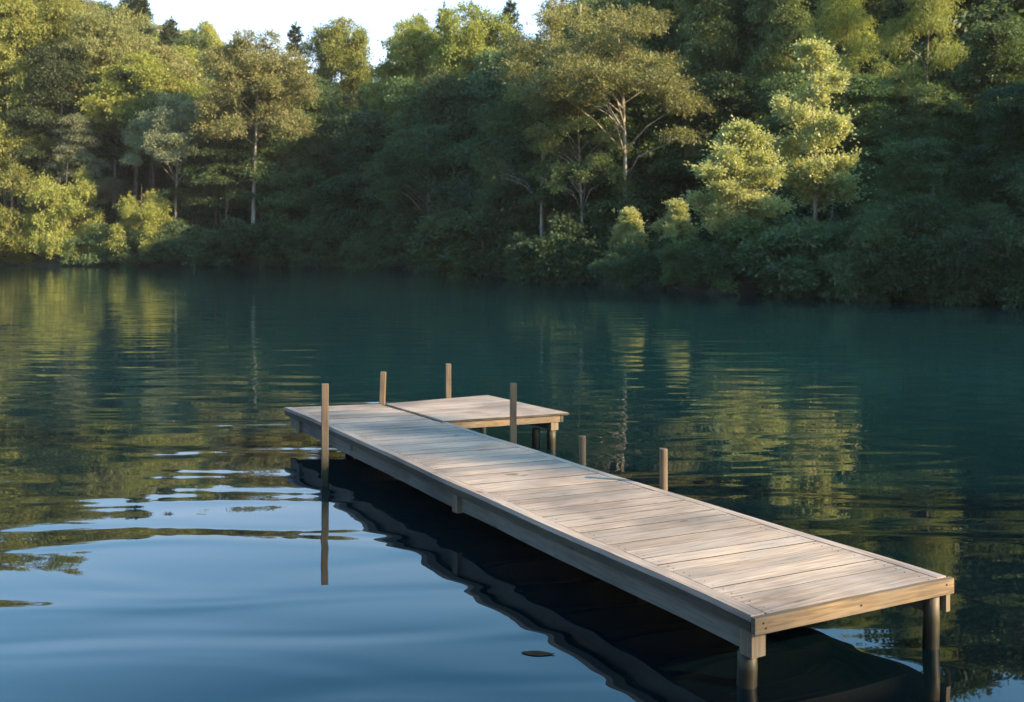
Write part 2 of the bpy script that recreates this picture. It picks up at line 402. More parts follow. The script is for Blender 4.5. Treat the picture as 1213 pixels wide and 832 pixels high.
def make_kind(kind, seed, leafmat, barkmat, size, H=16.0, dens=1.0, r0=None):
    """returns (crown mesh, trunk mesh, height); sizes in metres"""
    rng = np.random.default_rng(seed); pads = []
    droop = 0.3
    if kind == 'round':
        Rr = H * 0.27; z0 = H * 0.34; zc = H * 0.66; rz = H * 0.32
        n = 92
        for i in range(n):
            u = rng.normal(size=3); u /= np.linalg.norm(u); u[2] = u[2] if u[2] > -0.6 else -u[2]
            r = rng.uniform(0.2, 1.0) ** 0.6
            k = 1 + 0.22 * math.sin(3 * math.atan2(u[1], u[0]) + seed)
            pr = Rr * rng.uniform(0.20, 0.36)
            pads.append((u[0] * Rr * r * k, u[1] * Rr * r * k, zc + u[2] * rz * r * .93, pr, pr, pr * rng.uniform(.45, .7)))
    elif kind == 'ragged':         # many small upswept clumps, toothed outline
        Rr = H * 0.30; z0 = H * 0.30; n = 84; droop = -0.35
        for i in range(n):
            a = rng.uniform(0, 6.283); t = rng.uniform(0, 1); lobe = 0.72 + 0.34 * math.sin(4 * a + 1.3) * math.sin(7 * t + a)
            env = math.sin(math.pi * min(1, .18 + .8 * t)) ** .7 * lobe
            q = rng.uniform(.15, 1) ** .6 * env; pr = Rr * rng.uniform(.15, .30)
            pads.append((math.cos(a) * Rr * q, math.sin(a) * Rr * q, z0 + (H * .97 - z0) * t * (1 - .22 * q), pr, pr, pr * rng.uniform(.35, .7)))
    elif kind == 'spread':         # umbrella of ascending limbs, open below
        Rr = H * 0.34; z0 = H * 0.42; n = 58
        for i in range(n):
            a = rng.uniform(0, 6.283); q = rng.uniform(0.05, 1) ** 0.55
            zt = H * (0.95 - 0.30 * q ** 2)
            z = zt - rng.uniform(0, 1) ** 1.6 * H * 0.26
            pr = Rr * rng.uniform(0.18, 0.32)
            pads.append((math.cos(a) * Rr * q, math.sin(a) * Rr * q, z, pr, pr, pr * rng.uniform(.3, .5)))
    elif kind in ('layered', 'low', 'wall'):        # tiers of flat drooping sprays
        Rr = H * (0.30 if kind == 'layered' else (.36 if kind == 'low' else .23)); z0 = H * (0.22 if kind == 'layered' else .03); n = 66 if kind != 'wall' else 120; droop = 0.9
        for i in range(n):
            t = rng.uniform(0, 1); a = rng.uniform(0, 6.283); zt = z0 + (H * .97 - z0) * t
            env = math.sin(min(1, t * 1.25 + .22) * math.pi * .95) ** 0.6
            q = rng.uniform(0.3, 1) * env
            pr = Rr * rng.uniform(0.28, 0.45)
            pads.append((math.cos(a) * Rr * q, math.sin(a) * Rr * q, zt - q * H * .03, pr, pr, pr * rng.uniform(.20, .34)))
    elif kind == 'spire':          # narrow, ragged, upswept sprays
        Rr = H * 0.22; z0 = H * 0.26; n = 66; droop = -0.3
        for i in range(n):
            t = rng.uniform(0, 1) ** 1.1; a = rng.uniform(0, 6.283); zt = z0 + (H * .96 - z0) * t
            env = (1 - t) ** 0.5 * min(1, .55 + 2.2 * t) * (0.75 + 0.35 * math.sin(t * 17 + a * 2 + seed)) + 0.10
            q = rng.uniform(0.25, 1) * env; pr = Rr * rng.uniform(.17, .30) * (1.1 - .45 * t)
            pads.append((math.cos(a) * Rr * q, math.sin(a) * Rr * q, zt, pr, pr, pr * rng.uniform(.5, .9)))
    elif kind == 'bush':
        Rr = H * 0.62; z0 = 0.1; n = 46; droop = 0.35
        for i in range(n):
            a = rng.uniform(0, 6.283); q = rng.uniform(0, 1) ** 0.5; t = rng.uniform(0, 1)
            z = H * (0.04 + 0.86 * t * (1 - .55 * q * q)); pr = Rr * rng.uniform(.2, .36)
            pads.append((math.cos(a) * Rr * q, math.sin(a) * Rr * q, z, pr, pr, pr * rng.uniform(.35, .75)))
    elif kind == 'conifer':
        V, D = [], []
        mb = MB(); z0 = H * .12; rr = random.Random(seed)
        mb.tube([(0, 0, -0.8), (0.05, 0, H * .5), (0, 0, H)], [H * .014, H * .009, .02], 7)
        nz_ = 30
        for i in range(nz_):
            t = i / nz_; z = z0 + (H * .985 - z0) * t ** .9
            Lb = H * .19 * (1 - t) ** .75 * rr.uniform(.8, 1.1) + .12
            for k in range(8):
                a = rr.uniform(0, 6.283); L_ = Lb * rr.uniform(.65, 1.1)
                dr = -0.28 if t < .75 else 0.35
                e = np.array([math.cos(a), math.sin(a), dr])
                mb.tube([(0, 0, z), tuple(np.array([0, 0, z]) + e * L_)], [.05, .01], 4, cap=False)
                m = int(30 * L_ + 14)
                s = rng.uniform(.12, 1.02, (m, 1)); wv = rng.uniform(-1, 1, (m, 1)) * .42 * L_ * (1.05 - s)
                sd = np.array([-math.sin(a), math.cos(a), 0.])
                p = np.array([0, 0, z]) + e * L_ * s + sd * wv; p[:, 2] += -0.25 * np.abs(wv[:, 0]) + rng.normal(size=m) * .04 + .12 * s[:, 0] ** 3 * L_
                V.append(p); D.append(e * np.ones((m, 1)) + sd * np.sign(wv) * .8)
        p = np.stack([np.zeros(30), np.zeros(30), np.linspace(H * .9, H, 30)], 1) + rng.normal(size=(30, 3)) * .06
        V.append(p); D.append(np.tile([0, 0, 1.], (30, 1)))
        v, f = leaves(np.concatenate(V), np.concatenate(D), size, rng, 0.30, 0.8)
        return np_mesh("crown", v, f, leafmat), mb.mesh("trunk", barkmat, True), H
    P = np.array(pads)
    ntw = 30 * dens; nleaf = 14
    v, f = sprays(P, ntw, nleaf, size, rng, droop)
    # stray twigs beyond the clumps
    open_ = kind in ('ragged', 'spire')
    Q = P.copy(); Q[:, 3:6] *= 1.9 if open_ else 1.5
    v2, f2 = sprays(Q, ntw * (.30 if open_ else .10), 8, size, rng, droop)
    v = np.concatenate([v, v2]); f = np.arange(len(v)).reshape(-1, 4)
    top = float(np.percentile(v[:, 2], 99.7))
    tm = trunk_mesh("trunk", H, z0, P, rng, barkmat, r0 or H * 0.014)
    return np_mesh("crown", v, f, leafmat), tm, top

KINDS = {}
def kd(key, *a, **k):
    KINDS[key] = make_kind(*a, **k)
# filler stock (shared by copies)
kd('g_round1', 'round', 1, M_LEAF, M_BARK, .19, dens=1.8)
kd('g_round2', 'round', 2, M_LEAF, M_BARK, .19, dens=1.8)
kd('g_spread', 'spread', 3, M_LEAF, M_BARK, .19, dens=1.8)
kd('g_layer1', 'layered', 4, M_LEAF, M_BARK, .19, dens=1.8)
kd('g_layer2', 'layered', 5, M_LEAF, M_BARK, .19, dens=1.8)
kd('g_low1', 'low', 14, M_LEAF, M_BARK, .17, H=11, dens=1.9)
kd('g_wall1', 'wall', 17, M_LEAF, M_BARK, .21, H=22, dens=1.5)
kd('g_wall2', 'wall', 18, M_LEAF, M_BARK, .21, H=22, dens=1.5)
kd('g_low2', 'low', 15, M_BUSH, M_BARK, .17, H=11, dens=1.9)
kd('o_round', 'round', 6, M_LEAF_O, M_BARK, .19, dens=1.8)
kd('y_round', 'round', 7, M_LEAF_Y, M_BARK, .19, dens=1.8)
kd('y_layer', 'layered', 8, M_LEAF_Y, M_BARK, .19, dens=1.8)
kd('conifer1', 'conifer', 9, M_NEEDLE, M_BARK, .42, H=20)
kd('conifer2', 'conifer', 10, M_NEEDLE, M_BARK, .42, H=20)
kd('b1', 'bush', 11, M_BUSH, M_BARK, .15, H=4)
kd('b2', 'bush', 12, M_BUSH, M_BARK, .15, H=4)
kd('b3', 'bush', 13, M_LEAF, M_BARK, .15, H=4)
kd('b_gold', 'bush', 16, M_LEAF_Y, M_BARK, .17, H=4)

SKIP = []            # sun shafts kept free: (x, y, z, half width)
def blocked_ray(x, y, r, ztop):
    for (px, py, pz, wv) in SKIP:
        dx, dy = x - px, y - py
        t = dx * SUN.x + dy * SUN.y
        if t < 1.5: continue
        if abs(dx * SUN.y - dy * SUN.x) < r + wv and ztop > pz + t * math.tan(SUN_EL): return True
    return False
PLACED = []
def add_tree(name, key, x, y, H, label, cat, group=None, rz=0.0, sxy=1.0, z=None):
    cm, tm, h0 = KINDS[key]
    s = H / h0
    if z is None: z = gz(x, y) - 0.1
    o = empty(name, (x, y, z), rz); o.scale = (s * sxy, s * sxy, s)
    link("trunk", tm, o); link("crown", cm, o)
    tag(o, label, cat, group); PLACED.append((x, y, H * 0.22 * sxy)); return o
def wx(px, d): return (px - CX) / FPX * d
LAND = [(8, 'the corner tree'), (92, 'the willowy grey green tree'), (168, 'the small golden shrub'), (208, 'the silvery tree'), (300, 'the tall golden brown tree'),
        (350, 'the dark skyline conifer'), (408, 'the golden skyline tree'), (506, 'the leaning shaded tree'), (556, 'the second golden tipped tree'),
        (643, 'the slim pale trunked tree'), (690, 'the leaning pale trunked tree'), (738, 'the forked sunlit tree'), (800, 'the right bright tuft'),
        (886, 'the wide sunlit small tree'), (958, 'the tall pale narrow tree'), (1045, 'the second big shrub'), (1110, 'the tall middle shrub'), (1170, 'the fourth big shrub')]
def near_land(px):
    q, nm_ = min(LAND, key=lambda l: abs(l[0] - px))
    return ('below ' if abs(q - px) < 9 else ('just left of ' if px < q else 'just right of ')) + nm_
ORD = ['first', 'second', 'third', 'fourth', 'fifth', 'sixth', 'seventh', 'eighth', 'ninth', 'tenth']
REL = []         # (object, stem) get their own label once all stand
def relabel():
    seen = {}
    for o, stem, px_ in sorted(REL, key=lambda r: r[2]):
        l = stem + ' ' + near_land(px_); seen.setdefault(l, []).append(o)
    for l, os_ in seen.items():
        for i, o in enumerate(os_):
            o['label'] = l if len(os_) == 1 else l + ', %s from left' % ORD[min(i, 9)]
def key_tree(name, key, px, d, ytop, label, cat='tree', rz=0.0, sxy=1.0, group=None):
    x = wx(px, d); z = gz(x, d) - 0.1
    H = CAMH + (HZ - ytop) / FPX * d - z
    return add_tree(name, key, x, d, H, label, cat, group, rz, sxy, z)

# ---- the trees one can tell apart
kd('k_gold_bush', 'bush', 21, M_LEAF_Y, M_BARK, .26, H=11, dens=2.2)
kd('k_gold_big', 'layered', 22, M_LEAF_Y, M_BARK, .26, H=30, dens=2.6, r0=.4)
kd('k_olive_big', 'round', 23, M_LEAF_O, M_BARKP, .24, H=26, dens=2.4, r0=.3)
kd('k_tall_gold', 'round', 24, M_LEAF_O, M_BARKP, .22, H=24, dens=2.4, r0=.28)
kd('k_silver', 'spread', 25, M_LEAF_G, M_BARKP, .22, H=20, dens=2.4, r0=.25)
kd('k_willow', 'layered', 26, M_LEAF_G, M_BARK, .24, H=20, dens=2.2)
kd('k_spread', 'spread', 27, M_LEAF_O, M_BARKP, .17, H=19, dens=2.4, r0=.22)
kd('k_thin', 'spread', 28, M_LEAF, M_BARKP, .16, H=14, dens=1.3, r0=.17)
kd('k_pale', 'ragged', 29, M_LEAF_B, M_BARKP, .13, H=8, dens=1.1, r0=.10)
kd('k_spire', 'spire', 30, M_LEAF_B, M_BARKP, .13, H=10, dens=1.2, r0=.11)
kd('k_topgold', 'layered', 34, M_LEAF_Y, M_BARK, .17, H=24, dens=2.2, r0=.22)
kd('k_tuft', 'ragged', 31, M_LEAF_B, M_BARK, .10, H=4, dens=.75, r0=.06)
kd('k_greenbush', 'bush', 32, M_BUSH, M_BARK, .13, H=5, dens=2.4)
kd('k_greenbush2', 'bush', 33, M_BUSH, M_BARK, .13, H=5, dens=2.4)

key_tree('leafy_shrub', 'k_gold_bush', 78, 121, 205, 'bright yellow green shrub on the bank, right one of the far left pair', 'shrub', 0.4, .62)
key_tree('leafy_shrub', 'k_gold_bush', 15, 123, 192, 'bright yellow green shrub cut by the left edge of the photo', 'shrub', 2.1, .75)
key_tree('leafy_tree', 'k_gold_big', 8, 131, -48, 'tallest golden layered tree at the upper left corner', rz=.3, sxy=.85)
key_tree('leafy_tree', 'k_gold_big', 78, 134, -32, 'big olive green layered tree right of the corner tree', rz=2.6, sxy=.75)
key_tree('leafy_tree', 'k_olive_big', 135, 133, 12, 'brownish feathery tree with pale bare stems behind the willowy tree', rz=1.0, sxy=.75)
key_tree('leafy_tree', 'k_willow', 92, 125, 138, 'grey green willowy tree above the lit yellow shrubs', rz=1.0, sxy=.95)
key_tree('leafy_tree', 'k_silver', 208, 123, 112, 'grey green tree with silvery sunlit right side and thin pale trunk', rz=.2, sxy=.85)
key_tree('leafy_shrub', 'k_gold_bush', 168, 119.5, 228, 'small golden shrub below the silvery tree', 'shrub', 1.2, .7)
key_tree('leafy_tree', 'k_tall_gold', 300, 121, 42, 'tall golden brown tree with full rounded crown on a long pale trunk', rz=.9, sxy=.93)
key_tree('leafy_tree', 'y_round', 408, 150, 26, 'golden crowned tree on the skyline right of the dark conifer', rz=.5, sxy=.8)
key_tree('conifer_tree', 'conifer1', 350, 165, 26, 'dark pointed conifer on the skyline between two golden trees', rz=.5, sxy=1.0)
key_tree('conifer_tree', 'conifer2', 160, 160, -12, 'tall grey green conifer at the top left skyline', rz=.5, sxy=1.5)
key_tree('conifer_tree', 'conifer1', 203, 165, 20, 'shorter conifer on the skyline right of the tall one', rz=1.5, sxy=1.3)
key_tree('leafy_tree', 'y_round', 240, 160, 28, 'small pale skyline tree left of the tall golden brown tree', rz=2.5, sxy=.6)
key_tree('conifer_tree', 'conifer2', 526, 135, 5, 'slim conifer tip rising over the middle skyline', rz=.5, sxy=.8)
key_tree('conifer_tree', 'conifer1', 605, 125, -4, 'dark conifer tip at the top edge above the middle of the forest', rz=.5, sxy=.8)
key_tree('leafy_tree', 'y_round', 492, 128, 24, 'golden tipped tree on the skyline left of the slim conifer', rz=1.5, sxy=.75)
key_tree('leafy_tree', 'y_round', 556, 122, 8, 'golden tipped tree on the skyline right of the slim conifer', rz=3.5, sxy=.8)
key_tree('leafy_tree', 'k_spread', 738, 69, 14, 'wide sunlit tree with forked pale limbs and feathery crown', rz=.3, sxy=1.0)
key_tree('leafy_tree', 'k_spread', 678, 78, 2, 'tall olive crowned tree behind the forked tree, to its left', rz=2.3, sxy=.9)
key_tree('leafy_tree', 'k_thin', 643, 76.5, 92, 'slim tree with straight pale trunk and flat thin crown', rz=.3, sxy=.95)
key_tree('leafy_tree', 'k_thin', 690, 71, 118, 'leaning pale trunked tree between the slim tree and the forked tree', rz=2.0, sxy=.8)
key_tree('leafy_tree', 'k_thin', 506, 101, 150, 'shaded tree with thin leaning trunk in the middle of the far bank', rz=4.0, sxy=1.1)
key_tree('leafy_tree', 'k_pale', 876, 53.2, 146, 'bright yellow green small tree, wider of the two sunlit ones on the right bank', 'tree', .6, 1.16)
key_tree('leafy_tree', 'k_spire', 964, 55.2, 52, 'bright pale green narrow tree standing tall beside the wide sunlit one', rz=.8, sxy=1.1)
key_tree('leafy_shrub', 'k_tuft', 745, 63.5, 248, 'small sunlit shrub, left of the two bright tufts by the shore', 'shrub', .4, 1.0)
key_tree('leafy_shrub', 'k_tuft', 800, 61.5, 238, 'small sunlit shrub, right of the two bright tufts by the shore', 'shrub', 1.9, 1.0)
key_tree('leafy_tree', 'k_topgold', 1000, 69, -85, 'golden tree cut by the top edge, above the tall pale narrow tree', rz=1, sxy=.62)
key_tree('leafy_tree', 'k_topgold', 1100, 66, -95, 'golden tree cut by the top edge, above the row of big shrubs', rz=3, sxy=.62)
key_tree('leafy_tree', 'o_round', 1150, 96, -120, 'yellow green tree at the top edge near the right corner', rz=3, sxy=.8)
KEYN = len(PLACED)
KEYV = [(888, 53.2, 80), (958, 55.2, 55), (745, 63.5, 28), (800, 61.5, 30), (738, 69, 95), (643, 76.5, 45), (690, 71, 30), (300, 121, 62), (208, 123, 55),
        (78, 121, 60), (15, 123, 60), (168, 119.5, 40), (100, 127, 60)]
SKY_PX = [-200, 0, 100, 160, 185, 240, 300, 345, 370, 400, 460, 500, 560, 640, 700, 760, 850, 1000, 1213, 2000]
SKY_Y = [-60, -48, -28, -2, 32, 40, 62, 60, 55, 42, 48, 30, 20, 5, -8, -40, -100, -165, -200, -230]
def skyline_h(x, y, z):
    """tree height that keeps the wood's outline against the sky"""
    if y < 1: return 99
    px_ = CX + FPX * x / y
    cap = float(np.interp(px_, SKY_PX, SKY_Y))
    if y < 69 and 930 < px_ < 1150: cap = max(cap, 80)
    return CAMH + (HZ - cap) / FPX * y - z
def hides_key(x, y, r):
    if y < 1: return False
    px_ = CX + FPX * x / y; rp = r / y * FPX
    return any(y < d + 1.0 and abs(px_ - kp) < kw + rp * .8 for kp, d, kw in KEYV)
for (px, d, yc, wv) in ((888, 53.2, 225, 2.6), (958, 55.2, 170, 2.4), (745, 63.5, 250, 1.7), (800, 61.5, 245, 1.7), (1000, 69, 50, 3), (1100, 66, 50, 3), (740, 69, 110, 2.5), ):
    SKIP.append((wx(px, d), d, CAMH + (HZ - yc - 25) / FPX * d, wv))

# ---- big green shrubs on the right bank
for i, (px, d, yt, k, s) in enumerate([(985, 49, 268, 'k_greenbush', .8), (1045, 46.6, 250, 'k_greenbush2', .9), (1110, 45.5, 238, 'k_greenbush', .95),
                                     (1170, 44.4, 244, 'k_greenbush2', .9), (1222, 43, 232, 'k_greenbush', 1.0)]):
    key_tree('leafy_shrub', k, px, d, yt, ['mid green shrub right below the tall pale narrow tree', 'mid green shrub second in the row on the right bank',
        'tall mid green shrub in the middle of the row on the right bank', 'mid green shrub fourth in the row on the right bank',
        'mid green shrub cut by the right edge of the photo'][i], 'shrub', i * 1.3, s, 'green shrubs in a row on the right bank')

# ---- low shrubs hanging over the water line
rnd = random.Random(5)
def shore_pt(px):
    """shore distance under an image column"""
    k = (px - CX) / FPX
    d = 20.0
    ds = np.arange(25, 150, .25); s = shore_sd(k * ds, ds)
    j = np.argmax(s > 0); return float(ds[j])
px = -40.0
while px < 1260:
    d = shore_pt(px) + rnd.uniform(0.2, 1.5)
    hpx = rnd.uniform(26, 62) * (1.5 if px > 560 else .85)
    near = any(abs(px - q) < 14 for q in (888, 958, 745, 800)) 
    if near: hpx = min(hpx, 52)
    if px < 118: hpx *= .6
    zone = ('far left', 'left middle', 'middle', 'right middle', 'right')[min(4, max(0, int(px // 250)))]
    x = wx(px, d); H = hpx / FPX * d
    o_ = add_tree('low_shrub', rnd.choice(['b1', 'b2', 'b3']) if px > 118 else 'b_gold', x, d, H, ('low leafy shrub hanging over the water along the %s of the far shore' if px > 118 else 'low yellow green shrub at the foot of the big lit shrubs, %s') % zone, 'shrub',
             'low shrubs along the shore, ' + zone, rnd.uniform(0, 6.28), rnd.uniform(.9, 1.35))
    REL.append((o_, 'low shrub over the water' if px > 118 else 'low yellow shrub', px))
    px += rnd.uniform(.62, .95) * hpx

# ---- the forest behind
fr = random.Random(11)
cand = []
for gx in np.arange(-95, 95, 5.2):
    for gy in np.arange(-6, 190, 5.2):
        x = gx + fr.uniform(-2.1, 2.1); y = gy + fr.uniform(-2.1, 2.1)
        cand.append((x, y))
sdv = shore_sd(np.array([c[0] for c in cand]), np.array([c[1] for c in cand]))
nf = 0
for (x, y), s in zip(cand, sdv):
    if s < 2.2 or s > 62: continue
    ang = x / y if y > 1 else 9
    pxx = CX + FPX * ang if y > 1 else 9999
    visible = -90 < pxx < 1300
    # seen part of the wood, plus the right bank that shades the lake
    if not visible and not (x > 15 and 4 < y < 75 and s < 24): continue
    if visible and x < 8 and s > 34 and fr.random() < .35: continue
    if any(math.hypot(x - a, y - b) < max(2.0, r * (.7 if i < KEYN else .4)) for i, (a, b, r) in enumerate(PLACED)): continue
    z = gz(x, y)
    H = fr.uniform(13, 19) if s > 7 else fr.uniform(7, 13)
    if x < -45: H *= 1.25
    if x > 8 and y >= 42 and s > 7: H = fr.uniform(18, 27)
    if x > 24 and y < 42: H = fr.uniform(11, 16)
    if visible: H = min(H, skyline_h(x, y, z) * fr.uniform(.86, 1.0))
    if H < 4.5: continue
    if visible and hides_key(x, y, H * .25): continue
    if blocked_ray(x, y, H * .3, z + H):
        while H > 2.5 and blocked_ray(x, y, max(1.2, H * .3), z + H): H -= .5
        if H <= 2.5: continue
        key = fr.choice(['b1', 'b2', 'b3'] if H < 5 else ['g_low1', 'g_low2'])
        add_tree('leafy_shrub', key, x, y, H, 'low green shrub under the trees on the right bank', 'shrub', 'shrubs under the trees', fr.uniform(0, 6.28), 1.2)
        continue
    far = s > 22
    if far and fr.random() < .16: key = fr.choice(['conifer1', 'conifer2']); H *= 1.15
    elif x < -30: key = fr.choice(['g_round1', 'o_round', 'y_round', 'y_layer', 'g_layer1', 'g_spread'])
    elif x > 8 and H > 15: key = fr.choice(['g_wall1', 'g_wall2'])
    elif s < 12: key = fr.choice(['g_low1', 'g_low2', 'g_low1', 'g_low2', 'g_layer1'])
    elif s < 20: key = fr.choice(['g_round1', 'g_round2', 'g_spread', 'g_layer1', 'g_layer2'])
    else: key = fr.choice(['g_round1', 'g_round2', 'g_spread', 'g_layer1', 'g_layer2', 'g_layer1', 'o_round', 'y_layer'])
    depth = 'front rank' if s < 9 else ('middle ranks' if s < 22 else 'upper slope')
    zone = 'left' if pxx < 330 else ('centre left' if pxx < 600 else ('centre right' if pxx < 880 else 'right'))
    what = 'dark needled conifer' if key.startswith('con') else ('golden olive leafy tree' if key[0] in 'oy' else 'dark green leafy tree')
    if not visible: zone = 'near right bank'
    nm = 'conifer_tree' if key.startswith('con') else 'leafy_tree'
    g = '%ss in the %s of the wood, %s' % (what, depth, zone)
    o_ = add_tree(nm, key, x, y, H, '%s in the %s of the wood, %s' % (what, depth, zone), 'tree', g, fr.uniform(0, 6.28), fr.uniform(.85, 1.25)); nf += 1
    if s < 30 and visible and what[0] != 'd' or s < 20 and visible: REL.append((o_, ({'dar': 'dark', 'gol': 'golden'}[what[:3]] + (' conifer' if 'conifer' in what else ' tree') + (' near shore' if s < 9 else (' behind front rank' if s < 20 else ' up the slope'))), pxx))
relabel()
print("forest trees", nf, "all", len(PLACED))

# tall thin trees on the near right bank throw the soft shade across the middle of the dock
for (x, y, H, sx, rz) in ((54.5, -11.0, 29.5, .12, .3), (56.5, -17.2, 30.5, .09, 2.0)):
    add_tree('leafy_tree', 'k_thin', x, y, H, 'tall thin tree on the near right bank whose crown shades the dock', 'tree', 'tall trees on the near right bank', rz, sx)

# ---- undergrowth on the slope: nobody could count it
rng = np.random.default_rng(77)
N = 2600
ux = rng.uniform(-80, 60, N * 8); uy = rng.uniform(20, 160, N * 8); us = shore_sd(ux, uy)
ok = (us > 0.1) & (us < 26) & (np.abs(ux / uy) < .62); ux, uy, us = ux[ok][:N], uy[ok][:N], us[ok][:N]
uz = ground_z(ux, uy)
hh = rng.uniform(.35, 1.1, len(ux))
pads = np.stack([ux, uy, uz + hh * .4, hh * 1.5, hh * 1.5, hh * .8], 1)
v, f = sprays(pads, 9, 7, .24, rng, .3)
tag(link("undergrowth", np_mesh("undergrowth", v, f, M_BUSH)), "dark green undergrowth covering the wooded bank", "undergrowth", kind="stuff")

# ------------------------------------------------------------------ the dock
HH = 2.0            # eye height over the deck
ZD = CAMH - HH      # deck top above the water
TH = R(29.5)
U0 = 4.2
du = Vector((-math.sin(TH), math.cos(TH), 0)); dv = Vector((math.cos(TH), math.sin(TH), 0))
dock_o = du * U0 + dv * 4.65
dock = empty("wooden_dock", (dock_o.x, dock_o.y, 0), TH)
tag(dock, "weathered L shaped wooden dock standing on piles in the lake", "dock")
# local frame: x across (v - 4.65), y along (u - 4.2); corners measured in (v, u)
def lc(u, v): return (v * HH - 4.65, u * HH - U0)
A, B, C_, D_ = lc(2.136, 1.955), lc(2.101, 2.697), lc(6.186, 2.572), lc(6.354, 1.985)
def warp(s, t):      # s across 0..1, t along 0..1
    x = (A[0] * (1 - s) + B[0] * s) * (1 - t) + (D_[0] * (1 - s) + C_[0] * s) * t
    y = (A[1] * (1 - s) + B[1] * s) * (1 - t) + (D_[1] * (1 - s) + C_[1] * s) * t
    return x, y
LEN = 8.3; WID = 1.45
rk = random.Random(3)
TRW = 0.062          # edge trim share of the width
deck = MB(); t = 0.0; y0 = 0.004
gap = .006 / LEN
ends = []
while t < 1:
    wv = rk.choice([.15, .165, .175, .19, .155]) / LEN
    t1 = min(1.0, t + wv)
    if 1 - t1 < .07 / LEN: t1 = 1.0
    ends.append(t)
    dz = rk.uniform(-.0018, .0018)
    g2 = gap * rk.uniform(.5, 1.6)
    i0 = len(deck.v)
    deck.box(TRW + .004 + rk.uniform(-.001, .003), 1 - TRW * .85 - .004 - rk.uniform(-.001, .003), t + gap * .4, t1 - g2, ZD - .034, ZD + dz, warp, 0)
    t = t1
def deck_build(mb):
    o = mb.build("deck_boards", M_DECK, dock); o.data.materials.append(M_GRIME)
    for p_ in o.data.polygons:
        if abs(p_.normal.y) > .6: p_.material_index = 1
deck_build(deck)
def strip(name, s0, s1, t0, t1, z0, z1, mat, n=1, parent=dock, gapm=.003):
    mb = MB()
    for i in range(n):
        a = t0 + (t1 - t0) * i / n; b = t0 + (t1 - t0) * (i + 1) / n - (gapm / LEN if n > 1 else 0)
        K = 8; i0 = len(mb.v)
        for k in range(K + 1):
            tk = a + (b - a) * k / K
            for (s_, z_) in ((s0, z1), (s0, z0), (s1, z0), (s1, z1)):
                x_, y_ = warp(s_, tk); mb.v.append((x_, y_, z_))
        mb.f.append([i0, i0 + 1, i0 + 2, i0 + 3]); e_ = i0 + 4 * K; mb.f.append([e_ + 3, e_ + 2, e_ + 1, e_])
        for k in range(K):
            for q in range(4):
                a_ = i0 + 4 * k + q; b_ = i0 + 4 * k + (q + 1) % 4; mb.f.append([a_, a_ + 4, b_ + 4, b_])
    return mb.build(name, mat, parent)
strip("edge_board", 0, TRW, .0045, 1, ZD - .034, ZD + .002, M_TRIM, 3)
strip("edge_board", 1 - TRW * .85, 1, .0045, 0.79, ZD - .034, ZD + .002, M_TRIM, 3)
FZ = ZD - .088
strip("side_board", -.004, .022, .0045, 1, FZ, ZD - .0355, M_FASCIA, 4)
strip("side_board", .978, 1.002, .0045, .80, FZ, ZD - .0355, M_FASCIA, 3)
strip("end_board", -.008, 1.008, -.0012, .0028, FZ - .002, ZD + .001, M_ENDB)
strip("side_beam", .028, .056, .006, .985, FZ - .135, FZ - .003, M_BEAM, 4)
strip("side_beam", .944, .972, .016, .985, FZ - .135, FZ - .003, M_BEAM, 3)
jm = MB()
for k in range(14):
    tt = .03 + k * .072; jm.box(.058, .942, tt, tt + .005, FZ - .12, ZD - .036, warp)
jm.build("cross_joists", M_BEAM, dock)
# corner blocks, support blocks and piles under the walkway
def block(s, t_, wx_, wy_, z0, z1):
    x, y = warp(s, t_); mb = MB(); mb.box(x - wx_ / 2, x + wx_ / 2, y - wy_ / 2, y + wy_ / 2, z0, z1); return mb.build("support_block", M_BLOCK, dock)
def pile(s, t_, r, z1, xy=None):
    x, y = xy or warp(s, t_); mb = MB()
    mb.tube([(x + .01, y, -.9), (x, y + .005, -.1), (x, y, z1 * .5), (x, y, z1)], [r * 1.05, r * 1.03, r, r * .97], 14, jit=.03, rng=rk)
    return mb.build("pile", M_PILE, dock, True)
block(.036, .0105, .098, .10, FZ - .145, FZ - .004)
pile(.042, .0165, .056, FZ - .146)
block(.992, .0045, .035, .05, FZ - .115, FZ - .004)
pile(.950, .0095, .048, FZ - .005)
for tt in (.435, .94):
    block(.020, tt, .055, .095, FZ - .150, FZ - .004)
    pile(.5, tt + .004, .05, FZ - .14); pile(.82, tt + .004, .05, FZ - .14)
# nails along both ends of the boards
nm = MB()
for e in ends:
    for s in (.10, .90):
        for dt in (.045, .115):
            x, y = warp(s + rk.uniform(-.004, .004), min(.995, e + (dt + rk.uniform(-.012, .012)) / LEN))
            nm.tube([(x, y, ZD - .002), (x, y, ZD + .0028)], [.003, .003], 6)
nm.build("nail_heads", M_NAIL, dock)
nm = MB()
for (s, zz) in ((.0, -.03), (.012, -.06), (.5, -.045), (.985, -.03)):
    x, y = warp(.03 + s * .95, 0); nm.tube([(x, y - .016, ZD + zz), (x, y - .004, ZD + zz)], [.005, .005], 6)
nm.build("nail_heads", M_NAIL, dock)

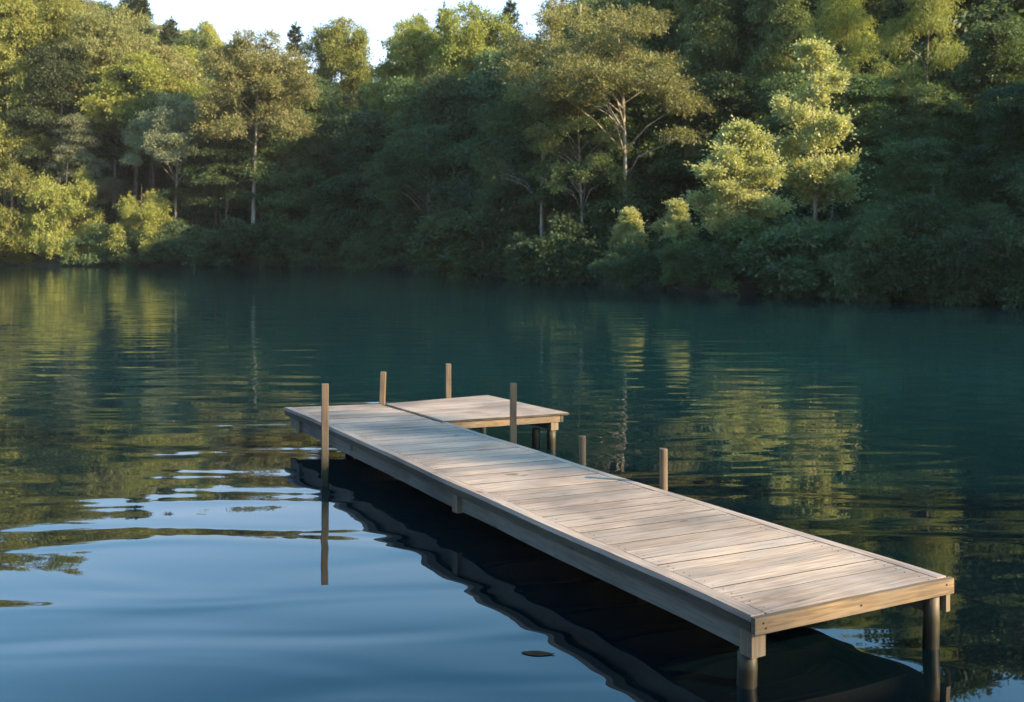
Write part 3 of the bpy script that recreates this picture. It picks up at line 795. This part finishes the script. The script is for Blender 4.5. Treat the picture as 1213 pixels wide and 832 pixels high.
# the arm of the L
P1, P2, P3, P4 = lc(6.20, 2.585), lc(6.19, 3.315), lc(5.273, 3.373), lc(5.40, 2.672)
P1 = (C_[0] + .012, C_[1]); xa, ya = warp(1, .80); P4 = (xa + .012, ya + .02)
def warp2(s, t_):
    x = (P4[0] * (1 - s) + P3[0] * s) * (1 - t_) + (P1[0] * (1 - s) + P2[0] * s) * t_
    y = (P4[1] * (1 - s) + P3[1] * s) * (1 - t_) + (P1[1] * (1 - s) + P2[1] * s) * t_
    return x, y
ad = MB(); t = 0; LA = 1.75
while t < 1:
    t1 = min(1, t + rk.uniform(.16, .2) / LA)
    if 1 - t1 < .05: t1 = 1
    ad.box(0, 1, t, t1 - .003 / LA, ZD - .022, ZD + rk.uniform(-.001, .001), warp2); t = t1
deck_build(ad)
def strip2(name, s0, s1, t0, t1, z0, z1, mat):
    mb = MB(); mb.box(s0, s1, t0, t1, z0, z1, warp2); return mb.build(name, mat, dock)
strip2("end_board", .0, .935, .012, .03, ZD - .105, ZD - .0235, M_ENDB)
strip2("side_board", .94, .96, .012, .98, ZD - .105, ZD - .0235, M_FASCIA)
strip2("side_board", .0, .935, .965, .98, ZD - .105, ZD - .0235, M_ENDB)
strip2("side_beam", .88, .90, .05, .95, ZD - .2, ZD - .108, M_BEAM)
x, y = warp2(.895, .045); mb = MB(); mb.box(x - .05, x + .05, y - .05, y + .05, ZD - .2, ZD - .107); mb.build("support_block", M_BLOCK, dock)
pile(0, 0, .055, ZD - .201, xy=(x - .01, y + .01)); x, y = warp2(.86, .12); pile(0, 0, .05, ZD - .201, xy=(x - .07, y + .02))
x, y = warp2(.9, .93); pile(0, 0, .05, ZD - .12, xy=(x, y))

# years of weather: the whole deck sags and wanders a few millimetres
for o_ in list(dock.children):
    for v_ in o_.data.vertices:
        c = v_.co
        if c.z < 0.05: continue
        c.z += .006 * math.sin(1.15 * c.y + .5) + .003 * math.sin(2.9 * c.y + 1.3 * c.x)
        c.x += .005 * math.sin(1.7 * c.y + 1) + .0025 * math.sin(4.3 * c.y)
    o_.data.update()

# ------------------------------------------------------------------ mooring posts in the water round the dock
def post(px, d, ztop, r, label, lean=(0, 0), square=True):
    x = wx(px, d); o_rz = TH
    mb = MB()
    n = 14; jr = random.Random(int(px))
    zs = [-1.0, -.2, ztop * .35, ztop * .7, ztop - .008, ztop]
    rs = [r * 1.04, r * 1.03, r * 1.0, r * .99, r * .985, r * .93]
    base = [(lean[0] * z, lean[1] * z, z) for z in zs]
    i0 = len(mb.v)
    for (bx, by, bz), rr_ in zip(base, rs):
        for k in range(n):
            a = 2 * math.pi * k / n
            q = rr_
            if square:      # squared timber with softly rounded arrises
                c_, s_ = math.cos(a), math.sin(a); q = rr_ * min(1.28, 1 / max(abs(c_), abs(s_))) * 1.0
            mb.v.append((bx + math.cos(a) * q, by + math.sin(a) * q, bz))
    for i in range(len(zs) - 1):
        for k in range(n):
            a = i0 + i * n + k; b = i0 + i * n + (k + 1) % n; mb.f.append([a, b, b + n, a + n])
    mb.f.append([i0 + (len(zs) - 1) * n + k for k in range(n)])
    me = mb.mesh("mooring_post", M_POST); 
    o = link("mooring_post", me); o.location = (x, d, 0); o.rotation_euler = (0, 0, jr.uniform(-.02, .16))
    tag(o, label, "post", "mooring posts around the dock"); return o
post(385, 10.62, 1.02, .036, "tallest brown post rising from the water beside the dock's left edge")
post(451.5, 13.38, .807, .037, "short slightly leaning post behind the back edge of the dock", (.035, 0))
post(531, 13.9, .852, .037, "post behind the far platform, on the back edge right of the leaning one")
post(608, 11.05, .97, .036, "tall post between the walkway and the platform arm")
post(690, 9.98, .61, .034, "shortest post just beyond the right edge of the walkway", square=False)
post(786, 8.86, .707, .036, "round light brown post beside the right edge, closest to the dock's near end", square=False)

# a dark leaf afloat beside the dock's reflection
mb = MB(); n = 14; L_ = .2
mb.v = [(L_ * (i / n - .5), 0, .006 + .004 * math.sin(i)) for i in range(n + 1)]
for sgn in (1, -1):
    for i in range(n + 1):
        q = i / n; mb.v.append((L_ * (q - .5), sgn * .045 * math.sin(math.pi * q) ** .8 * (1 - .3 * q), .004))
for i in range(n):
    mb.f.append([i, i + 1, n + 1 + i + 1, n + 1 + i]); mb.f.append([i + 1, i, 2 * n + 2 + i, 2 * n + 3 + i])
m, nt, p = new_mat("wet_leaf"); p.inputs["Base Color"].default_value = (.006, .006, .004, 1); p.inputs["Roughness"].default_value = .9; p.inputs["Specular IOR Level"].default_value = .1
lf = mb.build("floating_leaf", m); lf.location = (wx(637, 6.24), 6.24, 0); lf.rotation_euler = (0, 0, R(-8))
tag(lf, "dark leaf floating on the blue water left of the dock", "leaf")


# ------------------------------------------------------------------ the evening air
mb = MB(); mb.box(-130, 75, -40, 215, -6, 75)
m = bpy.data.materials.new("haze_air"); m.use_nodes = True; nt = m.node_tree
nt.nodes.remove(nt.nodes["Principled BSDF"])
v = nt.nodes.new("ShaderNodeVolumePrincipled"); v.inputs["Color"].default_value = (0.92, 0.95, 1.0, 1)
v.inputs["Density"].default_value = 0.0001; v.inputs["Anisotropy"].default_value = 0.0
nt.links.new(v.outputs[0], nt.nodes["Material Output"].inputs["Volume"])
tag(mb.build("haze", m), "thin pale evening haze over the lake", "haze", kind="stuff")
